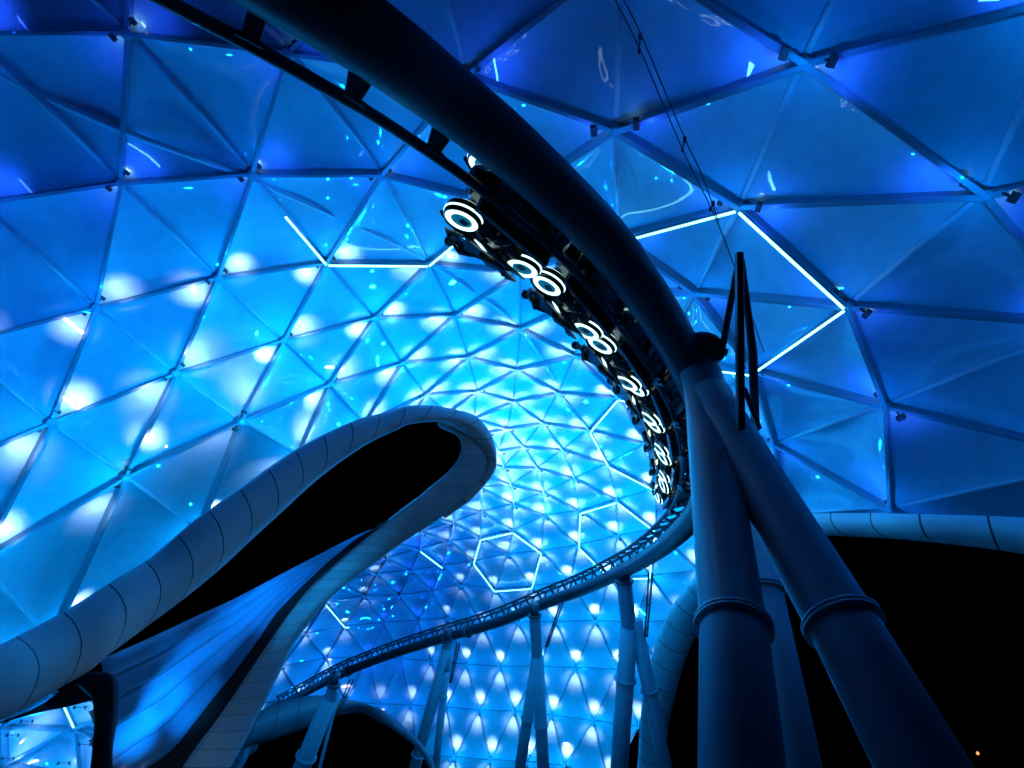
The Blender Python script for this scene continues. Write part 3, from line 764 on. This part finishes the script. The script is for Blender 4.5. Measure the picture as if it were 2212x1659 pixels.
mn = bpy.data.materials.new('fine_net'); mn.use_nodes = True; nt = mn.node_tree; nt.nodes.clear()
out = nt.nodes.new('ShaderNodeOutputMaterial'); mxs = nt.nodes.new('ShaderNodeMixShader'); tr = nt.nodes.new('ShaderNodeBsdfTransparent'); df = nt.nodes.new('ShaderNodeBsdfDiffuse')
df.inputs[0].default_value = (.07, .08, .1, 1)
uv = nt.nodes.new('ShaderNodeUVMap'); wv1 = nt.nodes.new('ShaderNodeTexWave'); wv1.inputs['Scale'].default_value = 26; wv1.inputs['Distortion'].default_value = .4
wv2 = nt.nodes.new('ShaderNodeTexWave'); wv2.bands_direction = 'Y'; wv2.inputs['Scale'].default_value = 26; wv2.inputs['Distortion'].default_value = .4
nt.links.new(uv.outputs[0], wv1.inputs[0]); nt.links.new(uv.outputs[0], wv2.inputs[0])
mu = nt.nodes.new('ShaderNodeMath'); mu.operation = 'MAXIMUM'; nt.links.new(wv1.outputs['Fac'], mu.inputs[0]); nt.links.new(wv2.outputs['Fac'], mu.inputs[1])
mr = nt.nodes.new('ShaderNodeMapRange'); mr.inputs['From Min'].default_value = .4; mr.inputs['To Min'].default_value = .04; mr.inputs['To Max'].default_value = .30; nt.links.new(mu.outputs[0], mr.inputs['Value'])
nt.links.new(mr.outputs[0], mxs.inputs[0]); nt.links.new(tr.outputs[0], mxs.inputs[1]); nt.links.new(df.outputs[0], mxs.inputs[2]); nt.links.new(mxs.outputs[0], out.inputs[0])
T0 = [(600,-160,7.0),(800,-20,7.2),(960,110,7.6),(1130,260,8.2),(1290,430,9.0),(1420,600,9.8),(1520,760,11),(1590,800,11.6)]
A = resample(T0, 40); B = resample(C1, 40); mb = MB(); vs = []; uvs = []
for i in range(40):
    for j in range(9):
        a, b = P(*A[i]), P(*B[i]); vs.append(a.lerp(b, j/8)+FWD*(.25*math.sin(math.pi*j/8))); uvs.append((i/39*6, j/8*3))
mb.add(vs, [(i*9+j, i*9+j+1, (i+1)*9+j+1, (i+1)*9+j) for i in range(39) for j in range(8)], uvs)
net = mb.build('safety_net', mn, None); tag(net, 'fine dark see-through safety net stretched between the track tube and the thin cables', 'net')

# ------------------------------------------------------------------ train: cars with twin ring-wheeled cycles and riders
def local(mb_fn): pass
def loft(mb, secs, seg=12):
    # secs: (x, y, z, ry, rz)
    vs = []
    for x, y, z, ry, rz in secs:
        for k in range(seg):
            a = 2*math.pi*k/seg; vs.append(Vector((x, y+ry*math.cos(a), z+rz*math.sin(a))))
    n = len(secs)
    fs = [(i*seg+k, i*seg+(k+1) % seg, (i+1)*seg+(k+1) % seg, (i+1)*seg+k) for i in range(n-1) for k in range(seg)]
    fs += [tuple(range(seg-1, -1, -1)), tuple(range((n-1)*seg, n*seg))]
    mb.add(vs, fs)
def annulus(mb, c, r0, r1, th, seg=40):
    vs = []
    for k in range(seg):
        a = 2*math.pi*k/seg
        for r, y in ((r0, 0), (r0+.02, th), (r1-.02, th), (r1, 0)):
            vs.append(c+Vector((r*math.cos(a), y, r*math.sin(a))))
    fs = [(k*4+j, k*4+(j+1) % 4, ((k+1) % seg)*4+(j+1) % 4, ((k+1) % seg)*4+j) for k in range(seg) for j in range(4)]
    mb.add(vs, fs)
CYY, CZ = .64, .16
WX, WZ, WR = (.84, -.86), 1.42, .385
ORDW = ['first', 'second', 'third', 'fourth', 'fifth', 'sixth', 'last']
parts_cache = {}
def part(name, build, m, parent, key, smooth=True, loc=None):
    if key in parts_cache: o = bpy.data.objects.new(name, parts_cache[key]); col.objects.link(o); o.parent = parent
    else:
        mb = MB(); build(mb); o = mb.build(name, m, parent, smooth=smooth, M=1); parts_cache[key] = o.data
    if loc: o.location = loc
    return o
def b_chassis(mb):
    mb.box(Vector((0, 0, .98)), Vector((1.9, 0, 0)), Vector((0, 1.5, 0)), Vector((0, 0, .12)))
    loft(mb, [(-1.0, 0, 1.1, .1, .06), (-.7, 0, 1.18, .62, .16), (.6, 0, 1.18, .62, .16), (1.0, 0, 1.08, .12, .05)], 12)
    for x in (-.75, .75):
        for y in (-.48, .48):
            mb.box(Vector((x, y, .82)), Vector((.42, 0, 0)), Vector((0, .12, 0)), Vector((0, 0, .26)))
            for dx in (-.13, .13):
                mb.tube([Vector((x+dx, y-.05, .93)), Vector((x+dx, y+.07, .93))], .10, 12)
                mb.tube([Vector((x+dx, y-.05, .64)), Vector((x+dx, y+.07, .64))], .07, 12)
def b_body(mb):
    loft(mb, [(-1.12, 0, 1.62, .03, .03), (-.95, 0, 1.66, .10, .10), (-.6, 0, 1.72, .16, .17), (-.2, 0, 1.66, .17, .24), (.25, 0, 1.68, .17, .26), (.55, 0, 1.80, .15, .19), (.8, 0, 1.86, .11, .10), (1.0, 0, 1.84, .03, .03)], 16)
    loft(mb, [(-.75, 0, 1.88, .10, .03), (-.45, 0, 1.93, .15, .06), (0, 0, 1.90, .13, .07), (.2, 0, 1.87, .08, .04)], 12)   # seat pad
    for sy in (1, -1):
        mb.tube([Vector((.55, sy*.10, 1.92)), Vector((.62, sy*.26, 1.98)), Vector((.52, sy*.34, 1.98))], .025, 8)
        loft(mb, [(-.95, sy*.24, 1.50, .02, .02), (-.5, sy*.27, 1.48, .05, .09), (0, sy*.24, 1.44, .05, .10), (.3, sy*.2, 1.44, .02, .03)], 8)
    mb.tube([Vector((0, 0, .95)), Vector((0, 0, 1.5))], .16, 14)
    loft(mb, [(-.9, 0, 1.30, .05, .05), (-.55, 0, 1.32, .13, .16), (.5, 0, 1.32, .13, .16), (.95, 0, 1.30, .05, .05)], 10)
def b_tyre(mb):
    r = WR
    prof = [(-.13, r-.05), (-.11, r-.012), (-.05, r), (.05, r), (.11, r-.012), (.13, r-.05), (.13, .06), (-.13, .06)]
    seg = 36; vs = []
    for k in range(seg):
        a = 2*math.pi*k/seg; vs += [Vector((rr*math.cos(a), y, rr*math.sin(a))) for y, rr in prof]
    m = len(prof)
    fs = [(k*m+j, k*m+(j+1) % m, ((k+1) % seg)*m+(j+1) % m, ((k+1) % seg)*m+j) for k in range(seg) for j in range(m)]
    fs += [tuple(k*m+5 for k in range(seg)), tuple(k*m for k in range(seg))[::-1]]
    mb.add(vs, fs[:-2])
def b_disc(mb):
    for sy in (1, -1): mb.tube([Vector((0, sy*.10, 0)), Vector((0, sy*.128, 0)), Vector((0, sy*.134, 0))], [.23, .23, .20], 32)
def b_glow(mb):
    annulus(mb, Vector((0, .131, 0)), .215, .335, .016); annulus(mb, Vector((0, -.131, 0)), .215, .335, -.016)
def b_hull(mb):
    loft(mb, [(-1.15, 0, 1.3, .25, .15), (-.95, 0, 1.45, .40, .35), (-.2, 0, 1.50, .46, .45), (.6, 0, 1.48, .46, .42), (1.0, 0, 1.35, .36, .25), (1.2, 0, 1.25, .15, .1)], 10)
    for x in (-.8, -.25, .35, .8):
        for sy in (1, -1): mb.box(Vector((x, sy*.55, 1.55)), Vector((.16, 0, 0)), Vector((0, .5, 0)), Vector((0, 0, .14)))
def b_tread(mb):
    for y0 in (-.05,):
        annulus_w(mb, y0, y0+.04, WR-.01, WR+.012)
def annulus_w(mb, y0, y1, r0, r1, seg=40):
    vs = []
    for k in range(seg):
        a = 2*math.pi*k/seg
        for r, y in ((r0, y0), (r1, y0), (r1, y1), (r0, y1)): vs.append(Vector((r*math.cos(a), y, r*math.sin(a))))
    mb.add(vs, [(k*4+j, k*4+(j+1) % 4, ((k+1) % seg)*4+(j+1) % 4, ((k+1) % seg)*4+j) for k in range(seg) for j in range(4)])
def b_fairing(mb):
    for sy in (1, -1):
        vs = []
        prof = [(-1.0, 1.95), (-.85, 2.12), (-.55, 2.02), (-.35, 2.16), (-.1, 2.06), (.15, 2.2), (.4, 2.08), (.62, 2.16), (.8, 1.98), (.5, 1.8), (-.4, 1.78)]
        for y in (sy*.20, sy*.24): vs += [Vector((x, y, z-.12)) for x, z in prof]
        m = len(prof); mb.add(vs, [tuple(range(m)), tuple(range(2*m-1, m-1, -1))]+[(i, m+i, m+(i+1) % m, (i+1) % m) for i in range(m)])
    mb.tube([Vector((-.7, .24, 1.9)), Vector((-.95, 0, 2.25)), Vector((-.7, -.24, 1.9))], .05, 8)
def b_strip(mb):
    for sy in (1, -1):
        mb.add([Vector((x, sy*yy, z)) for x, yy, z in [(-.28, .165, 1.60), (.05, .178, 1.67), (.30, .165, 1.60), (.05, .178, 1.58), (-.28, .185, 1.60), (.05, .20, 1.67), (.30, .185, 1.60), (.05, .20, 1.58)]],
               [(0, 1, 2, 3), (4, 7, 6, 5), (0, 4, 5, 1), (1, 5, 6, 2), (2, 6, 7, 3), (3, 7, 4, 0)])
    mb.box(Vector((-1.0, 0, 1.72)), Vector((.03, 0, 0)), Vector((0, .14, 0)), Vector((0, 0, .03)))
# rider mesh, one continuous skinned surface
def rider_mesh():
    V = []; E = []; R = []
    def v(p, r, par=None):
        V.append(p); R.append(r); i = len(V)-1
        if par is not None: E.append((par, i))
        return i
    pel = v((-.42, 0, 2.06), .155); ab = v((-.22, 0, 2.18), .145, pel); ch = v((.02, 0, 2.32), .165, ab); nk = v((.20, 0, 2.42), .062, ch)
    hd = v((.30, 0, 2.50), .088, nk); v((.36, 0, 2.575), .098, hd); 
    for s in (1, -1):
        sh = v((.10, s*.19, 2.34), .07, ch); el = v((.26, s*.33, 2.12), .047, sh); wr = v((.50, s*.33, 2.01), .032, el); pa = v((.56, s*.33, 2.0), .036, wr)
        for k in range(4):
            a = v((.60, s*(.30+.02*k), 2.02), .010, pa); b = v((.635+.004*(1.5-abs(k-1.5)), s*(.30+.02*k), 2.0), .009, a); v((.62, s*(.30+.02*k), 1.965), .008, b)
        a = v((.565, s*.285, 1.98), .011, pa); v((.59, s*.275, 1.955), .009, a)
        hp = v((-.40, s*.13, 1.98), .105, pel); kn = v((-.02, s*.27, 1.78), .072, hp); an = v((-.50, s*.29, 1.58), .045, kn); ft = v((-.60, s*.29, 1.52), .045, an); v((-.62, s*.29, 1.40), .032, ft)
    me = bpy.data.meshes.new('rider'); me.from_pydata(V, E, []); o = bpy.data.objects.new('rider_tmp', me); col.objects.link(o)
    md = o.modifiers.new('s', 'SKIN'); o.data.skin_vertices[0].data[0].use_root = True
    for i, r in enumerate(R): o.data.skin_vertices[0].data[i].radius = (r, r)
    sb = o.modifiers.new('b', 'SUBSURF'); sb.levels = 1; sb.render_levels = 1
    bpy.context.view_layer.update()
    dg = bpy.context.evaluated_depsgraph_get(); m2 = bpy.data.meshes.new_from_object(o.evaluated_get(dg))
    bpy.data.objects.remove(o)
    m2.materials.clear(); m2.materials.append(M_cloth); m2.materials.append(M_skin)
    for p in m2.polygons:
        p.use_smooth = True; c = p.center
        if (c.x > .22 and c.z > 2.40) or (c.x > .5): p.material_index = 1
    return m2
RM = rider_mesh()
def b_hair(mb):
    vs = []; seg = 12
    loft(mb, [(.20, 0, 2.60, .03, .03), (.24, 0, 2.615, .085, .075), (.30, 0, 2.63, .108, .085), (.36, 0, 2.645, .10, .06), (.41, 0, 2.65, .04, .02)], seg)
def b_face(mb):
    mb.add([Vector(p) for p in [(.455, 0, 2.60), (.475, .018, 2.555), (.475, -.018, 2.555), (.45, 0, 2.54), (.435, 0, 2.57)]], [(0, 1, 2), (1, 3, 2), (0, 4, 1), (0, 2, 4), (3, 1, 4), (3, 4, 2)])
    for s in (1, -1):
        mb.tube([Vector((.44, s*.034, 2.602)), Vector((.452, s*.034, 2.602))], .012, 8)
        mb.tube([Vector((.35, s*.10, 2.57)), Vector((.35, s*.115, 2.575))], [.028, .022], 8)
FT = [(993,497),(1180,632),(1303,753),(1375,847),(1411,924),(1427,991),(1424,1049)]
def ring_at(s):
    p, T, n_, b_ = frame(s); return p+n_*(WZ+CZ)+b_*(CYY+.13)
sl = []; cand = np.linspace(4, al[-1]*.7, 900); pr = [proj(ring_at(q)) for q in cand]
for fx, fy in FT:
    i = min(range(len(cand)), key=lambda i: (pr[i][0]-fx)**2+(pr[i][1]-fy)**2 + (1e6 if sl and cand[i] < sl[-1]+2.4 else 0)); sl.append(cand[i])
    print('ring', (fx, fy), [round(v, 1) for v in pr[i]], round(cand[i], 2))
cars = []
for ci in range(7):
    s = sl[ci] + .78
    p, T, n_, b_ = frame(s)
    X = -T; Z = n_; Y = Z.cross(X)
    M = Matrix((X, Y, Z)).transposed().to_4x4(); M.translation = p
    car = bpy.data.objects.new('coaster_car', None); col.objects.link(car); car.matrix_world = M; car.empty_display_size = .3
    tag(car, 'black coaster car with glowing ring wheels, %s car of the train counted from the top' % ORDW[ci], 'coaster car', 'cars of the train')
    part('chassis', b_chassis, M_body, car, 'chassis', smooth=False)
    part('hull', b_hull, M_body, car, 'hull', smooth=False)
    near_sign = 1 if Y.dot(EYE-p) > 0 else -1
    for sy in (1, -1):
        bd = part('cycle_body', b_body, M_body, car, 'body', loc=(0, sy*CYY, CZ)); bd.scale = (1.12, 1, 1)
        part('light_strip', b_strip, M_ring, bd, 'strip', smooth=False)
        for wx in WX:
            t = part('tyre', b_tyre, M_body, car, 'tyre', loc=(wx, sy*CYY, WZ+CZ))
            part('hub_disc', b_disc, M_disc, t, 'disc'); part('glow_ring', b_glow, M_ring, t, 'glow'); (part('tread_light', b_tread, M_ring, t, 'tread') if True else None)
        part('leg_fairing', b_fairing, M_body, bd, 'fairing', smooth=False)
        ro = bpy.data.objects.new('person', RM); col.objects.link(ro); ro.matrix_world = M @ Matrix.Translation((0, sy*CYY, CZ))
        tag(ro, 'rider crouched forward on the %s cycle of the %s car from the top' % ('nearer' if sy == near_sign else 'farther', ORDW[ci]), 'person', 'riders on the train')
        part('hair', b_hair, M_hair, ro, 'hair'); part('face', b_face, M_skin, ro, 'face')

# ------------------------------------------------------------------ small distant lights seen through the openings
def dlamp(label, x, y, z, m, size, cat='lamp'):
    root = empty('distant_lamp', P(x, y, z), label, cat)
    mb = MB(); c = P(x, y, z); mb.tube([c-UP*size, c-UP*size*.4, c+UP*size*.3, c+UP*size], [size*.3, size*.8, size*.8, size*.2], 10); mb.build('globe', m, root)
    mb = MB(); mb.tube([c-UP*size, Vector((c.x, c.y, 0))], size*.12, 6); mb.build('post', M_black, root)
dlamp('tiny orange light in the black opening at the lower right corner', 2112, 1627, 55, M_warm, .25)
dlamp('tiny orange light left of two inside the low black arch', 808, 1549, 60, M_warm, .14)
dlamp('tiny orange light right of two inside the low black arch', 817, 1551, 60, M_warm, .13)
root = empty('lit_sign', P(1643, 1190, 34), 'small violet lit panel glimpsed between the two huge columns', 'sign')
mb = MB(); mb.box(P(1643, 1187, 34), RIGHT*1.8, UP*1.1, FWD*.15); mb.build('screen', M_violet, root, smooth=False)
mb = MB(); mb.box(P(1643, 1187, 34)+FWD*.2, RIGHT*2.0, UP*1.3, FWD*.15); mb.build('frame', M_black, root, smooth=False)

# ------------------------------------------------------------------ ground
mb = MB(); R_ = 600
mb.add([(-R_, -R_, 0), (R_, -R_, 0), (R_, R_, 0), (-R_, R_, 0)], [(0, 1, 2, 3)]); g = mb.build('ground', M_ground); tag(g, kind='structure')
